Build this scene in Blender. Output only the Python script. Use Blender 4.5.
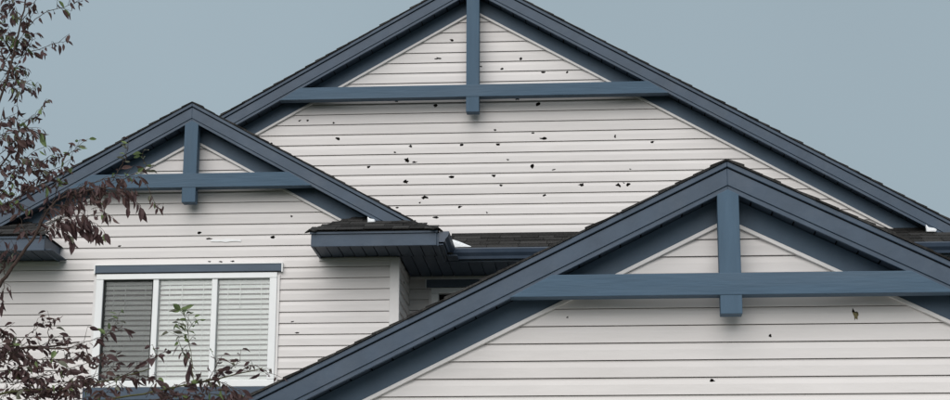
import bpy, bmesh, math, random
from mathutils import Vector, Matrix
from mathutils.geometry import tessellate_polygon

random.seed(7)
for o in list(bpy.data.objects):
    bpy.data.objects.remove(o, do_unlink=True)
scene = bpy.context.scene
COL = scene.collection
R = math.radians

# ------------------------------------------------------------------ camera
FPX, CX, CY, EYE = 1800.0, 475.0, 200.0, 1.6
PITCH, YAW, ROLL = R(14.5), R(4.25), R(0.2)
fwd = Vector((-math.sin(YAW) * math.cos(PITCH), math.cos(YAW) * math.cos(PITCH), math.sin(PITCH)))
r0 = Vector((math.cos(YAW), math.sin(YAW), 0))
u0 = r0.cross(fwd)
rgt = math.cos(ROLL) * r0 + math.sin(ROLL) * u0
upv = -math.sin(ROLL) * r0 + math.cos(ROLL) * u0
cam_d = bpy.data.cameras.new('camera')
cam = bpy.data.objects.new('camera', cam_d)
COL.objects.link(cam)
M3 = Matrix((rgt, upv, -fwd)).transposed()
cam.matrix_world = Matrix.Translation((0, 0, EYE)) @ M3.to_4x4()
cam_d.sensor_width = 36
cam_d.lens = 36 * FPX / 950
cam_d.clip_start = 0.1
cam_d.clip_end = 4000
scene.camera = cam

# ------------------------------------------------------------------ sky, sun, exposure (overcast day)
SUN_EL, SUN_AZ = 38.0, 12.0            # high behind the camera, a little to the left
world = bpy.data.worlds.new('World')
scene.world = world
world.use_nodes = True
nt = world.node_tree
nt.nodes.clear()
w_out = nt.nodes.new('ShaderNodeOutputWorld')
w_bg = nt.nodes.new('ShaderNodeBackground')
w_sky = nt.nodes.new('ShaderNodeTexSky')
w_sky.sky_type = 'NISHITA'
w_sky.sun_disc = False
w_sky.sun_elevation = R(SUN_EL)
w_sky.sun_rotation = R(180 + SUN_AZ)
w_sky.dust_density = 4
w_mul = nt.nodes.new('ShaderNodeMix'); w_mul.data_type = 'RGBA'; w_mul.blend_type = 'MIX'
w_mul.inputs[0].default_value = 0.93    # cloud cover over the clear sky
w_mul.inputs[7].default_value = (1.96, 2.43, 2.68, 1)
nt.links.new(w_sky.outputs[0], w_mul.inputs[6])
w_n = nt.nodes.new('ShaderNodeTexNoise'); w_n.inputs['Scale'].default_value = 2.2; w_n.inputs['Detail'].default_value = 3
w_r = nt.nodes.new('ShaderNodeMapRange'); w_r.inputs[1].default_value = 0.3; w_r.inputs[2].default_value = 0.7
w_r.inputs[3].default_value = 0.93; w_r.inputs[4].default_value = 1.06
w_h = nt.nodes.new('ShaderNodeHueSaturation')
w_tc = nt.nodes.new('ShaderNodeTexCoord')
nt.links.new(w_tc.outputs['Generated'], w_n.inputs['Vector'])
nt.links.new(w_n.outputs['Fac'], w_r.inputs[0]); nt.links.new(w_r.outputs[0], w_h.inputs['Value'])
nt.links.new(w_mul.outputs[2], w_h.inputs['Color'])
nt.links.new(w_h.outputs[0], w_bg.inputs[0])
w_bg.inputs[1].default_value = 0.10
nt.links.new(w_bg.outputs[0], w_out.inputs[0])

sun_d = bpy.data.lights.new('sun', 'SUN')
sun = bpy.data.objects.new('sun', sun_d)
COL.objects.link(sun)
sun_d.energy = 1.5
sun_d.angle = R(66)
sun_d.color = (1.0, 0.965, 0.945)
sd = Vector((math.sin(R(SUN_AZ)) * -math.cos(R(SUN_EL)), -math.cos(R(SUN_AZ)) * math.cos(R(SUN_EL)), math.sin(R(SUN_EL))))
sun.rotation_euler = sd.to_track_quat('Z', 'Y').to_euler()
sun.location = sd * 60

scene.view_settings.view_transform = 'Standard'
scene.view_settings.look = 'None'
scene.view_settings.exposure = 0.82
scene.view_settings.gamma = 1
scene.view_settings.use_curve_mapping = False

# ------------------------------------------------------------------ materials
def mat(name, col, rough=0.6, spec=0.4, var=0.06, scale=4.0, stretch=(1, 1, 1), bump=0.0, bscale=60.0,
        rnd=0.0, dirt=None, dirt_amt=0.0, dscale=1.5, emit=None):
    m = bpy.data.materials.new(name)
    m.use_nodes = True
    t = m.node_tree
    b = t.nodes['Principled BSDF']
    b.inputs['Roughness'].default_value = rough
    b.inputs['Specular IOR Level'].default_value = spec
    tc = t.nodes.new('ShaderNodeTexCoord')
    mp = t.nodes.new('ShaderNodeMapping')
    mp.inputs['Scale'].default_value = stretch
    t.links.new(tc.outputs['Object'], mp.inputs['Vector'])
    n = t.nodes.new('ShaderNodeTexNoise')
    n.inputs['Scale'].default_value = scale
    n.inputs['Detail'].default_value = 6
    t.links.new(mp.outputs[0], n.inputs['Vector'])
    hsv = t.nodes.new('ShaderNodeHueSaturation')
    hsv.inputs['Color'].default_value = (*col, 1)
    mr = t.nodes.new('ShaderNodeMapRange')
    mr.inputs[1].default_value = 0.3; mr.inputs[2].default_value = 0.7
    mr.inputs[3].default_value = 1 - var; mr.inputs[4].default_value = 1 + var
    t.links.new(n.outputs['Fac'], mr.inputs[0])
    val = mr.outputs[0]
    if rnd:
        oi = t.nodes.new('ShaderNodeObjectInfo')
        m2 = t.nodes.new('ShaderNodeMapRange')
        m2.inputs[3].default_value = 1 - rnd; m2.inputs[4].default_value = 1 + rnd
        t.links.new(oi.outputs['Random'], m2.inputs[0])
        mm = t.nodes.new('ShaderNodeMath'); mm.operation = 'MULTIPLY'
        t.links.new(val, mm.inputs[0]); t.links.new(m2.outputs[0], mm.inputs[1])
        val = mm.outputs[0]
    t.links.new(val, hsv.inputs['Value'])
    out = hsv.outputs[0]
    if dirt:
        n2 = t.nodes.new('ShaderNodeTexNoise')
        n2.inputs['Scale'].default_value = dscale
        n2.inputs['Detail'].default_value = 8
        n2.inputs['Roughness'].default_value = 0.65
        t.links.new(mp.outputs[0], n2.inputs['Vector'])
        r2 = t.nodes.new('ShaderNodeMapRange')
        r2.inputs[1].default_value = 0.5; r2.inputs[2].default_value = 0.8
        r2.inputs[3].default_value = 0; r2.inputs[4].default_value = dirt_amt
        t.links.new(n2.outputs['Fac'], r2.inputs[0])
        mx = t.nodes.new('ShaderNodeMix'); mx.data_type = 'RGBA'
        t.links.new(r2.outputs[0], mx.inputs[0])
        t.links.new(out, mx.inputs[6])
        mx.inputs[7].default_value = (*dirt, 1)
        out = mx.outputs[2]
    t.links.new(out, b.inputs['Base Color'])
    if bump:
        n3 = t.nodes.new('ShaderNodeTexNoise')
        n3.inputs['Scale'].default_value = bscale
        n3.inputs['Detail'].default_value = 4
        t.links.new(mp.outputs[0], n3.inputs['Vector'])
        bp = t.nodes.new('ShaderNodeBump')
        bp.inputs['Strength'].default_value = bump
        bp.inputs['Distance'].default_value = 0.01
        t.links.new(n3.outputs['Fac'], bp.inputs['Height'])
        t.links.new(bp.outputs[0], b.inputs['Normal'])
    return m

M = {
    'siding': mat('vinyl_siding', (0.70, 0.668, 0.654), 0.5, 0.3, 0.03, 5, (0.35, 1, 1.6), 0.4, 7, rnd=0.03,
                  dirt=(0.45, 0.42, 0.39), dirt_amt=0.24, dscale=1.1),
    'wtrim': mat('white_trim', (0.72, 0.70, 0.69), 0.45, 0.4, 0.04, 8, bump=0.1),
    'wvinyl': mat('window_vinyl', (0.80, 0.81, 0.81), 0.35, 0.5, 0.02, 8),
    'beam': mat('blue_painted_timber', (0.072, 0.118, 0.170), 0.7, 0.2, 0.08, 18, (0.12, 1, 1), 0.4, 45,
                dirt=(0.115, 0.145, 0.18), dirt_amt=0.5, dscale=3.0),
    'post': mat('blue_painted_post', (0.072, 0.118, 0.170), 0.7, 0.2, 0.08, 18, (1, 1, 0.12), 0.4, 45,
                dirt=(0.115, 0.145, 0.18), dirt_amt=0.5, dscale=3.0),
    'header': mat('weathered_blue_header', (0.088, 0.115, 0.152), 0.6, 0.3, 0.1, 8, (0.3, 1, 1), 0.2, 30),
    'fascia': mat('slate_blue_fascia', (0.051, 0.077, 0.114), 0.5, 0.35, 0.10, 5, (1, 1, 1), 0.2, 16,
                  dirt=(0.088, 0.112, 0.146), dirt_amt=0.7, dscale=3.0),
    'frieze': mat('blue_frieze', (0.068, 0.105, 0.150), 0.55, 0.3, 0.08, 5, bump=0.15, bscale=20,
                  dirt=(0.10, 0.13, 0.16), dirt_amt=0.4, dscale=2.2),
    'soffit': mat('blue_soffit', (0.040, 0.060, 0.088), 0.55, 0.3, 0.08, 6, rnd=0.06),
    'gutter': mat('blue_gutter', (0.042, 0.064, 0.10), 0.4, 0.45, 0.10, 6, dirt=(0.09, 0.10, 0.12), dirt_amt=0.4),
    'shingle': mat('asphalt_shingle', (0.039, 0.038, 0.037), 0.95, 0.1, 0.4, 60, rnd=0.5, bump=0.8, bscale=150),
    'deck': mat('roof_deck', (0.02, 0.018, 0.016), 0.9, 0.1),
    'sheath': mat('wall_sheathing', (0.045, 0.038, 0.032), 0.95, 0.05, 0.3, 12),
    'foil': mat('olive_insulation', (0.27, 0.24, 0.13), 0.9, 0.05, 0.3, 40),
    'wrap': mat('house_wrap', (0.84, 0.84, 0.84), 0.5, 0.3, 0.04, 20),
    'hail': mat('hail', (0.88, 0.90, 0.92), 0.45, 0.4, 0.03, 60, bump=0.7, bscale=90),
    'slat': mat('blind_slat', (0.88, 0.93, 0.91), 0.45, 0.4, 0.03, 6, rnd=0.03),
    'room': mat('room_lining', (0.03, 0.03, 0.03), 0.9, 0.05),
    'grass': mat('lawn', (0.060, 0.075, 0.04), 0.95, 0.05, 0.35, 1.2, bump=0.8, bscale=30,
                 dirt=(0.09, 0.085, 0.045), dirt_amt=0.5, dscale=0.25),
    'concrete': mat('concrete', (0.34, 0.33, 0.315), 0.9, 0.1, 0.12, 2, bump=0.3, dirt=(0.2, 0.19, 0.18), dirt_amt=0.5, dscale=0.6),
    'asphalt': mat('asphalt', (0.055, 0.055, 0.056), 0.9, 0.1, 0.2, 8, bump=0.4),
    'bark': mat('purple_brown_bark', (0.06, 0.042, 0.036), 0.85, 0.15, 0.3, 30, bump=0.5, bscale=80),
    'twig': mat('twig_bark', (0.075, 0.055, 0.045), 0.85, 0.15, 0.3, 30),
    'gtwig': mat('green_twig', (0.085, 0.085, 0.04), 0.8, 0.2, 0.2, 30),
}

def leaf_mat(name, col, back):
    m = bpy.data.materials.new(name)
    m.use_nodes = True
    t = m.node_tree
    b = t.nodes['Principled BSDF']
    b.inputs['Roughness'].default_value = 0.55
    b.inputs['Specular IOR Level'].default_value = 0.25
    oi = t.nodes.new('ShaderNodeTexCoord')
    n = t.nodes.new('ShaderNodeTexNoise'); n.inputs['Scale'].default_value = 45
    t.links.new(oi.outputs['Object'], n.inputs['Vector'])
    mx = t.nodes.new('ShaderNodeMix'); mx.data_type = 'RGBA'
    t.links.new(n.outputs['Fac'], mx.inputs[0])
    mx.inputs[6].default_value = (*col, 1)
    mx.inputs[7].default_value = (*back, 1)
    t.links.new(mx.outputs[2], b.inputs['Base Color'])
    tr = t.nodes.new('ShaderNodeBsdfTranslucent')
    t.links.new(mx.outputs[2], tr.inputs['Color'])
    ms = t.nodes.new('ShaderNodeMixShader'); ms.inputs[0].default_value = 0.25
    t.links.new(b.outputs[0], ms.inputs[1]); t.links.new(tr.outputs[0], ms.inputs[2])
    t.links.new(ms.outputs[0], t.nodes['Material Output'].inputs['Surface'])
    return m
LEAFM = [leaf_mat('leaf_purple', (0.066, 0.036, 0.038), (0.12, 0.074, 0.073)),
         leaf_mat('leaf_red_brown', (0.075, 0.042, 0.041), (0.12, 0.075, 0.065)),
         leaf_mat('leaf_green', (0.12, 0.18, 0.06), (0.19, 0.24, 0.11)),
         leaf_mat('leaf_grey_green', (0.11, 0.115, 0.075), (0.17, 0.17, 0.13))]

def glass_mat():
    m = bpy.data.materials.new('window_glass'); m.use_nodes = True
    t = m.node_tree; t.nodes.clear()
    o = t.nodes.new('ShaderNodeOutputMaterial')
    tr = t.nodes.new('ShaderNodeBsdfTransparent'); tr.inputs[0].default_value = (0.985, 0.99, 0.985, 1)
    g = t.nodes.new('ShaderNodeBsdfGlossy'); g.inputs['Roughness'].default_value = 0.02
    fr = t.nodes.new('ShaderNodeFresnel'); fr.inputs[0].default_value = 1.6
    mx = t.nodes.new('ShaderNodeMixShader')
    t.links.new(fr.outputs[0], mx.inputs[0]); t.links.new(tr.outputs[0], mx.inputs[1]); t.links.new(g.outputs[0], mx.inputs[2])
    t.links.new(mx.outputs[0], o.inputs[0])
    return m
def screen_mat():
    m = bpy.data.materials.new('insect_screen'); m.use_nodes = True
    t = m.node_tree; t.nodes.clear()
    o = t.nodes.new('ShaderNodeOutputMaterial')
    tr = t.nodes.new('ShaderNodeBsdfTransparent')
    d = t.nodes.new('ShaderNodeBsdfDiffuse'); d.inputs[0].default_value = (0.035, 0.04, 0.04, 1)
    mx = t.nodes.new('ShaderNodeMixShader'); mx.inputs[0].default_value = 0.42
    t.links.new(tr.outputs[0], mx.inputs[1]); t.links.new(d.outputs[0], mx.inputs[2])
    t.links.new(mx.outputs[0], o.inputs[0])
    return m
M['glass'] = glass_mat()
M['screen'] = screen_mat()

# ------------------------------------------------------------------ helpers
def at(px, py, Y):
    """the photo's pixel on the vertical plane y = Y"""
    d = fwd * FPX + rgt * (px - CX) + upv * (CY - py)
    d = d * (Y / d.y)
    return d.x, d.z + EYE

def empty(name, loc, parent=None):
    o = bpy.data.objects.new(name, None)
    COL.objects.link(o)
    o.empty_display_size = 0.2
    o.location = loc
    if parent:
        put(o, parent)
    return o
WORLD = {}
def wloc(o):
    v = Vector((0, 0, 0))
    while o is not None:
        v += o.location + o.matrix_parent_inverse.translation
        o = o.parent
    return v
def put(o, parent):
    o.parent = parent
    if parent:
        o.matrix_parent_inverse = Matrix.Translation(-wloc(parent))
def link(name, me, parent=None, loc=(0, 0, 0)):
    o = bpy.data.objects.new(name, me)
    COL.objects.link(o)
    o.location = loc
    if parent:
        put(o, parent)
    return o
def tag(o, label, cat, group=None, kind=None):
    o['label'] = label
    if cat: o['category'] = cat
    if group: o['group'] = group
    if kind: o['kind'] = kind
    return o
def mesh(name, v, f, m, smooth=False):
    me = bpy.data.meshes.new(name)
    me.from_pydata(v, [], f)
    me.materials.append(M[m] if isinstance(m, str) else m)
    if smooth:
        for p in me.polygons: p.use_smooth = True
    me.update()
    return me
def prism_xz(name, pts, y0, y1, m):
    """polygon in the x-z plane, extruded along y"""
    n = len(pts)
    a = sum(pts[i][0] * pts[(i + 1) % n][1] - pts[(i + 1) % n][0] * pts[i][1] for i in range(n))
    if a < 0: pts = pts[::-1]
    v = [(x, y0, z) for x, z in pts] + [(x, y1, z) for x, z in pts]
    f = [tuple(range(n)), tuple(range(2 * n - 1, n - 1, -1))]
    for i in range(n):
        j = (i + 1) % n
        f.append((j, i, i + n, j + n))
    return mesh(name, v, f, m)
def prism_yz(name, pts, x0, x1, m):
    n = len(pts)
    a = sum(pts[i][0] * pts[(i + 1) % n][1] - pts[(i + 1) % n][0] * pts[i][1] for i in range(n))
    if a < 0: pts = pts[::-1]
    v = [(x0, y, z) for y, z in pts] + [(x1, y, z) for y, z in pts]
    f = [tuple(range(n - 1, -1, -1)), tuple(range(n, 2 * n))]
    for i in range(n):
        j = (i + 1) % n
        f.append((i, j, j + n, i + n))
    return mesh(name, v, f, m)
def box(name, x0, x1, y0, y1, z0, z1, m):
    return prism_xz(name, [(x0, z0), (x1, z0), (x1, z1), (x0, z1)], y0, y1, m)
def bevel(o, w=0.004, seg=2):
    b = o.modifiers.new('bevel', 'BEVEL'); b.width = w; b.segments = seg; b.limit_method = 'ANGLE'
    return o
def tube(name, pts, rads, m, sides=6):
    v, f = [], []
    n = len(pts)
    for i, p in enumerate(pts):
        p = Vector(p)
        d = (Vector(pts[min(i + 1, n - 1)]) - Vector(pts[max(i - 1, 0)])).normalized()
        a = d.cross(Vector((0.3, 1, 0.1))).normalized(); b = d.cross(a)
        for k in range(sides):
            t = 2 * math.pi * k / sides
            q = p + (a * math.cos(t) + b * math.sin(t)) * rads[i]
            v.append(tuple(q))
    for i in range(n - 1):
        for k in range(sides):
            k2 = (k + 1) % sides
            f.append((i * sides + k, i * sides + k2, (i + 1) * sides + k2, (i + 1) * sides + k))
    f.append(tuple(range(sides - 1, -1, -1))); f.append(tuple(range((n - 1) * sides, n * sides)))
    return mesh(name, v, f, m, True)

# ------------------------------------------------------------------ setting: ground
gm = mesh('ground', [(-900, -900, 0), (900, -900, 0), (900, 900, 0), (-900, 900, 0)], [(0, 1, 2, 3)], 'grass')
g = link('ground', gm); tag(g, 'green lawn in front of the house', None, kind='structure')
del g['label']
d = link('driveway', mesh('driveway', [(-3.2, -6, 0.004), (6.4, -6, 0.004), (6.4, 12.95, 0.004), (-3.2, 12.95, 0.004)], [(0, 1, 2, 3)], 'concrete')); d['kind'] = 'structure'  # unseen driveway, added so light bounced onto the siding is less green
d = link('road', mesh('road', [(-200, -14, 0.004), (200, -14, 0.004), (200, -6.02, 0.004), (-200, -6.02, 0.004)], [(0, 1, 2, 3)], 'asphalt')); d['kind'] = 'structure'

# ------------------------------------------------------------------ the house
LAP = 0.1275
YG, YL, YM = 13.0, 19.6, 20.7           # wall planes: garage gable, left wing gable, main gable
OH = 0.25                               # rake overhang
house = empty('house', (0.5, 19.0, 0))
tag(house, 'two-storey house with hail-punched off-white siding and slate-blue gable trim', 'house')

# profile, measured straight down from the roof line
V_SH, V_TR, V_GR, V_BD, V_SO, V_FR, V_JT = 0.028, 0.070, 0.079, 0.245, 0.222, 0.405, 0.437

class Gable:
    pass
def gable(Yw, apex_px, slope, half_l, half_r, fr=None):
    g = Gable()
    g.Yw, g.Yf, g.s = Yw, Yw - OH, slope
    g.ax, g.az = at(*apex_px, g.Yf)
    g.hl, g.hr = half_l, half_r
    g.fr = fr
    g.z = lambda x, v=0.0: g.az - v - slope * abs(x - g.ax)
    g.xl = lambda z, v=0.0: g.ax - max(0.0, g.az - v - z) / slope
    g.xr = lambda z, v=0.0: g.ax + max(0.0, g.az - v - z) / slope
    return g
GG = gable(YG, (726.7, 157.8), 0.493, 5.3, 5.3)
GM = gable(YM, (473.0, -27.2), 0.574, 5.75, 5.75)
GL = gable(YL, (192.6, 100.8), 0.561, 2.72, 2.72, 2.05)

def build_roof(g, back, seed):
    """shingle courses, rake boards, soffit and frieze of one gable"""
    rd = random.Random(seed)
    part = empty('gable_roof', (g.ax, g.Yf, g.az), house)
    L = {-1: g.hl, 1: g.hr}
    cs = 1 / math.sqrt(1 + g.s ** 2)
    for sd in (-1, 1):
        LF = g.fr or L[sd]
        P = lambda d, v: (g.ax + sd * d, g.az - g.s * d - v)
        def para(d0, d1, v0, v1): return [P(d0, v0), P(d1, v0), P(d1, v1), P(d0, v1)]
        link('roof_deck', prism_xz('roof_deck', para(0, L[sd], V_SH, V_SO - 0.02), g.Yf + 0.05, back, 'deck'), part)
        # shingles: each course tilts a little so that its butt stands proud
        e = 0.145 * cs
        k, d = 0, 0.0
        while d < L[sd] + 0.02:
            d1 = min(d + e * rd.uniform(0.93, 1.07), L[sd] + 0.03)
            j = rd.uniform(-0.010, 0.004)
            pts = [P(max(d - 0.03, 0), 0.014), P(d1, 0.002 - j), P(d1, V_SH - 0.002), P(max(d - 0.03, 0), V_SH - 0.002)]
            o = link('shingle_course', prism_xz('shingle_course', pts, g.Yf - rd.uniform(0.020, 0.030), back, 'shingle'), part)
            d = d1; k += 1
        o = link('rake_trim', prism_xz('rake_trim', para(0, L[sd], V_SH, V_TR), g.Yf - 0.014, g.Yf + 0.05, 'fascia'), part); bevel(o, 0.005)
        link('rake_groove', prism_xz('rake_groove', para(0, L[sd], V_TR, V_GR), g.Yf + 0.012, g.Yf + 0.05, 'deck'), part)
        o = link('rake_board', prism_xz('rake_board', para(0, L[sd], V_GR, 0.206), g.Yf, g.Yf + 0.04, 'fascia'), part); bevel(o, 0.004)
        o = link('rake_bead', prism_xz('rake_bead', para(0, L[sd], 0.2065, V_BD), g.Yf + 0.009, g.Yf + 0.04, 'fascia'), part); bevel(o, 0.004)
        # soffit panels with open joints
        w = 0.152
        n = int(L[sd] / w)
        pm = [(0, 0), (w - 0.012, -g.s * (w - 0.012)), (w - 0.012, 0.012 - g.s * (w - 0.012)), (0, 0.012)]
        pm = [(sd * x, z) for x, z in pm]
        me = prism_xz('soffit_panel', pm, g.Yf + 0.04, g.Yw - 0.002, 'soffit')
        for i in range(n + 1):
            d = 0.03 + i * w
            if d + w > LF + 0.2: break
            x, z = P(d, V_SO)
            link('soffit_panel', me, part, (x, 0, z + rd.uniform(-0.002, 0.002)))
        o = link('frieze_board', prism_xz('frieze_board', para(0, LF, V_SO + 0.004, V_FR), g.Yw - 0.034, g.Yw + 0.03, 'frieze'), part); bevel(o, 0.003)
        o = link('frieze_trim', prism_xz('frieze_trim', para(0, LF, V_FR, V_JT), g.Yw - 0.044, g.Yw + 0.03, 'wtrim'), part); bevel(o, 0.004)
    return part

build_roof(GG, YM - 0.04, 1)
build_roof(GM, 30.0, 2)
build_roof(GL, 30.0, 3)

def build_truss(g, post_px, post_bot, beam_px, beam_top, beam_bot):
    """king post and collar beam in the plane of the rake boards"""
    part = empty('gable_truss', (g.ax, g.Yf, g.az - 0.5), house)
    cx = at(post_px, (beam_top + beam_bot) / 2, g.Yf)[0]
    cx = g.ax
    zb = at(post_px, post_bot, g.Yf)[1]
    zt0, zt1 = at(beam_px, beam_top, g.Yf)[1], at(beam_px, beam_bot, g.Yf)[1]
    w = 0.078
    pts = [(cx - w, zb), (cx + w, zb), (cx + w, g.az - V_BD - g.s * w + 0.01), (cx, g.az - V_BD + 0.01), (cx - w, g.az - V_BD - g.s * w + 0.01)]
    o = link('king_post', prism_xz('king_post', pts, g.Yf + 0.006, g.Yf + 0.13, 'post'), part); bevel(o, 0.005)
    xl0, xl1 = g.xl(zt0, V_BD - 0.02), g.xl(zt1, V_BD - 0.02)
    xr0, xr1 = g.xr(zt0, V_BD - 0.02), g.xr(zt1, V_BD - 0.02)
    # beam let into the post: its face 5 mm in front
    o = link('collar_beam', prism_xz('collar_beam', [(xl1 + 0.02, zt1), (xr1 - 0.02, zt1), (xr0, zt0), (xl0, zt0)], g.Yf + 0.0015, g.Yf + 0.125, 'beam'), part)
    bevel(o, 0.005)
    return part
build_truss(GG, 730, 313.6, 730, 272.6, 294.6)
build_truss(GM, 472, 111.6, 472, 84.4, 96.5)
build_truss(GL, 190, 202.0, 192, 173.2, 187.2)

# ---- siding
def jag(cx, cz, w, h, rd):
    n = rd.randint(8, 13)
    pts = []
    for i in range(n):
        t = 2 * math.pi * i / n + rd.uniform(-0.2, 0.2)
        k = rd.uniform(0.4, 1.3)
        pts.append((cx + w / 2 * k * math.cos(t), cz + h / 2 * k * math.sin(t)))
    return pts

def clip_poly(poly, z0, z1):
    def half(p, f, ins):
        out = []
        for i in range(len(p)):
            a, b = p[i], p[(i + 1) % len(p)]
            ia, ib = ins(a), ins(b)
            if ia: out.append(a)
            if ia != ib:
                t = (f - a[1]) / (b[1] - a[1])
                out.append((a[0] + t * (b[0] - a[0]), f))
        return out
    p = half(poly, z0, lambda q: q[1] >= z0)
    return half(p, z1, lambda q: q[1] <= z1) if p else p
def clip_x(poly, x, keep_less):
    out = []
    ins = (lambda q: q[0] <= x) if keep_less else (lambda q: q[0] >= x)
    for i in range(len(poly)):
        a, b = poly[i], poly[(i + 1) % len(poly)]
        ia, ib = ins(a), ins(b)
        if ia: out.append(a)
        if ia != ib:
            t = (x - a[0]) / (b[0] - a[0])
            out.append((x, a[1] + t * (b[1] - a[1])))
    return out

def prof(t):
    return 0.018 - 0.003 * t / 0.58 if t < 0.58 else 0.015 - 0.013 * (t - 0.58) / 0.42

def course_mesh(poly, holes, z0, Yw, axis='x', flip=False):
    loops = [[Vector((x, z, 0)) for x, z in poly]] + [[Vector((x, z, 0)) for x, z in h] for h in holes]
    tris = tessellate_polygon(loops)
    flat = [p for lp in loops for p in lp]
    bm = bmesh.new()
    vs = [bm.verts.new((p.x, 0, p.y)) for p in flat]
    for t in tris:
        try: bm.faces.new([vs[i] for i in t])
        except ValueError: pass
    bmesh.ops.bisect_plane(bm, geom=bm.verts[:] + bm.edges[:] + bm.faces[:], plane_co=(0, 0, z0 + 0.58 * LAP), plane_no=(0, 0, 1))
    for v in bm.verts:
        v.co.y = -prof((v.co.z - z0) / LAP)
    # folded lip along the butt
    low = [e for e in bm.edges if len(e.link_faces) == 1 and abs(e.verts[0].co.z - z0) < 1e-5 and abs(e.verts[1].co.z - z0) < 1e-5]
    for e in low:
        a, b = e.verts
        c = bm.verts.new((b.co.x, 0.022, z0)); d = bm.verts.new((a.co.x, 0.022, z0))
        bm.faces.new((a, b, c, d))
    bmesh.ops.recalc_face_normals(bm, faces=bm.faces[:])
    for f in bm.faces:
        if f.normal.y > 0.3: f.normal_flip()
    for v in bm.verts:
        if axis == 'x': v.co = Vector((v.co.x, Yw + v.co.y, v.co.z))
        else: v.co = Vector((Yw - v.co.y, v.co.x, v.co.z))      # wall facing +x
    me = bpy.data.meshes.new('siding_course')
    bm.to_mesh(me); bm.free()
    me.materials.append(M['siding'])
    return me

def build_wall(Yw, outline, phase, openings=(), holes=(), axis='x', seed=0, zmin=0.0):
    """outline: convex polygon (x,z); every siding course is one piece, punched where the hail went through"""
    rd = random.Random(seed)
    xs = [p[0] for p in outline]; zs = [p[1] for p in outline]
    base = ((min(xs) + max(xs)) / 2, Yw, 0) if axis == 'x' else (Yw, (min(xs) + max(xs)) / 2, 0)
    part = empty('gable_wall' if axis == 'x' else 'side_wall', base, house)
    # sheathing behind, with window openings left out
    lp = [[Vector((x, z, 0)) for x, z in outline]] + [[Vector(q + (0,)) for q in ((a, c), (b, c), (b, d), (a, d))] for a, b, c, d in openings]
    tr = tessellate_polygon(lp); fl = [p for l in lp for p in l]
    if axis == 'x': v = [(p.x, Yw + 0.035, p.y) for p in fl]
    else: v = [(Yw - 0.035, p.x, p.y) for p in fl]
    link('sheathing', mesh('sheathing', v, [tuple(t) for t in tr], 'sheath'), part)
    k = math.ceil((max(min(zs), zmin) - phase) / LAP)
    z0 = phase + k * LAP
    while z0 < max(zs) - 0.01:
        z1 = z0 + LAP - 0.0048
        poly = clip_poly(outline, z0, z1)
        if len(poly) >= 3:
            pieces = [poly]
            for a, b, c, d in openings:
                if z1 > c and z0 < d:
                    nxt = []
                    for p in pieces:
                        if c <= z0 and d >= z1:
                            nxt += [q for q in (clip_x(p, a, True), clip_x(p, b, False)) if len(q) >= 3]
                        else:
                            l, r_ = clip_x(p, a, True), clip_x(p, b, False)
                            mid = clip_x(clip_x(p, a, False), b, True)
                            if len(mid) >= 3:
                                mid = clip_poly(mid, d, z1) if d < z1 else clip_poly(mid, z0, c)
                            nxt += [q for q in (l, mid, r_) if len(q) >= 3]
                    pieces = nxt
            for p in pieces:
                px0, px1 = min(q[0] for q in p), max(q[0] for q in p)
                hs = []
                for (hx, hz, w, h, touch) in holes:
                    if z0 <= hz < z0 + LAP and px0 + w < hx < px1 - w:
                        h = min(h, LAP * 0.75)
                        cz = min(max(hz, z0 + 0.004 + h * 0.58), z1 - 0.004 - h * 0.58)
                        if touch: cz = z0 + 0.003 + h * 0.58
                        if any(abs(hx - q[0]) < (w + q[1]) * 0.6 for q in [(sum(c[0] for c in hh) / len(hh), w) for hh in hs]): continue
                        hs.append(jag(hx, cz, w, h, rd))
                link('siding_course', course_mesh(p, hs, z0, Yw, axis), part)
        z0 += LAP
    return part

def px_holes(lst, Yw):
    out = []
    for (px, py, w, h) in lst:
        x, z = at(px, py, Yw)
        k = Yw / FPX
        out.append((x, z, w * k * 1.2, h * k * 1.28, False))
    return out

HM = [(452,42,4,2.5),(438,59,6,2.2),(435,103,4,3.5),(397,102,3,2.5),(334,124,3,2),(300,121,2.5,1.8),(308,121,2,1.6),(338,139,4.5,4),
      (411,144,4,3),(369,165,3,2.5),(395,154,2.5,2),(407,163.5,5.5,4.5),(415,164,4,1.6),(451,175,5,3.5),(406,184,4.5,3.2),(424,195,7.5,3.4),
      (481,67,3,2.5),(502,71,5,2.2),(521,61,3.5,2.4),(543,71,4.5,2),(567,71,3,2.4),(517,101,5,2.6),(538,101,8.5,4.2),(462,144,3,2.6),
      (498,143,5,2.4),(495,131,2.5,1.8),(533,133,3,1.6),(543,139,6,2.6),(615,137,2.5,3),(652,141,4.5,3),(532,166,3.5,5),(554,170,3.5,1.5),
      (494,174,3.5,2.6),(501,185,3.5,2.4),(581,183.5,5.5,3),(618,183.5,6,4.2),(628,185,4.5,3.2),(624,182,2,1.6),(545,195,4,2.6),(508,160,3,1.6),
      (397.5,206,3.5,2.2),(436,216,7,2.2),(437,221.5,3.5,3.6),(460,206.6,4.5,2.4),(271,144,3,2.2),(487,213,2,1.8),(420,203,2,1.5),(630,170,2.5,1.5)]
HL = [(102,240,5,2.4),(120,247,3.5,1.6),(200,234.5,3.5,2.6),(209,239,7,2.2),(291.5,216.5,3,1.8),(273.5,237.5,5,2.6),(293,322,4,1.2),(297,333,5,1.2),(210,261.8,3.5,1.6),(221,262,3,1.3),(232.5,261.6,3.5,1.6)]
HG = [(855.5,320,6.5,10.5),(770,336,2.6,2.4),(712.5,381,5,3.2),(567.5,317.5,2,2.2)]

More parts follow.
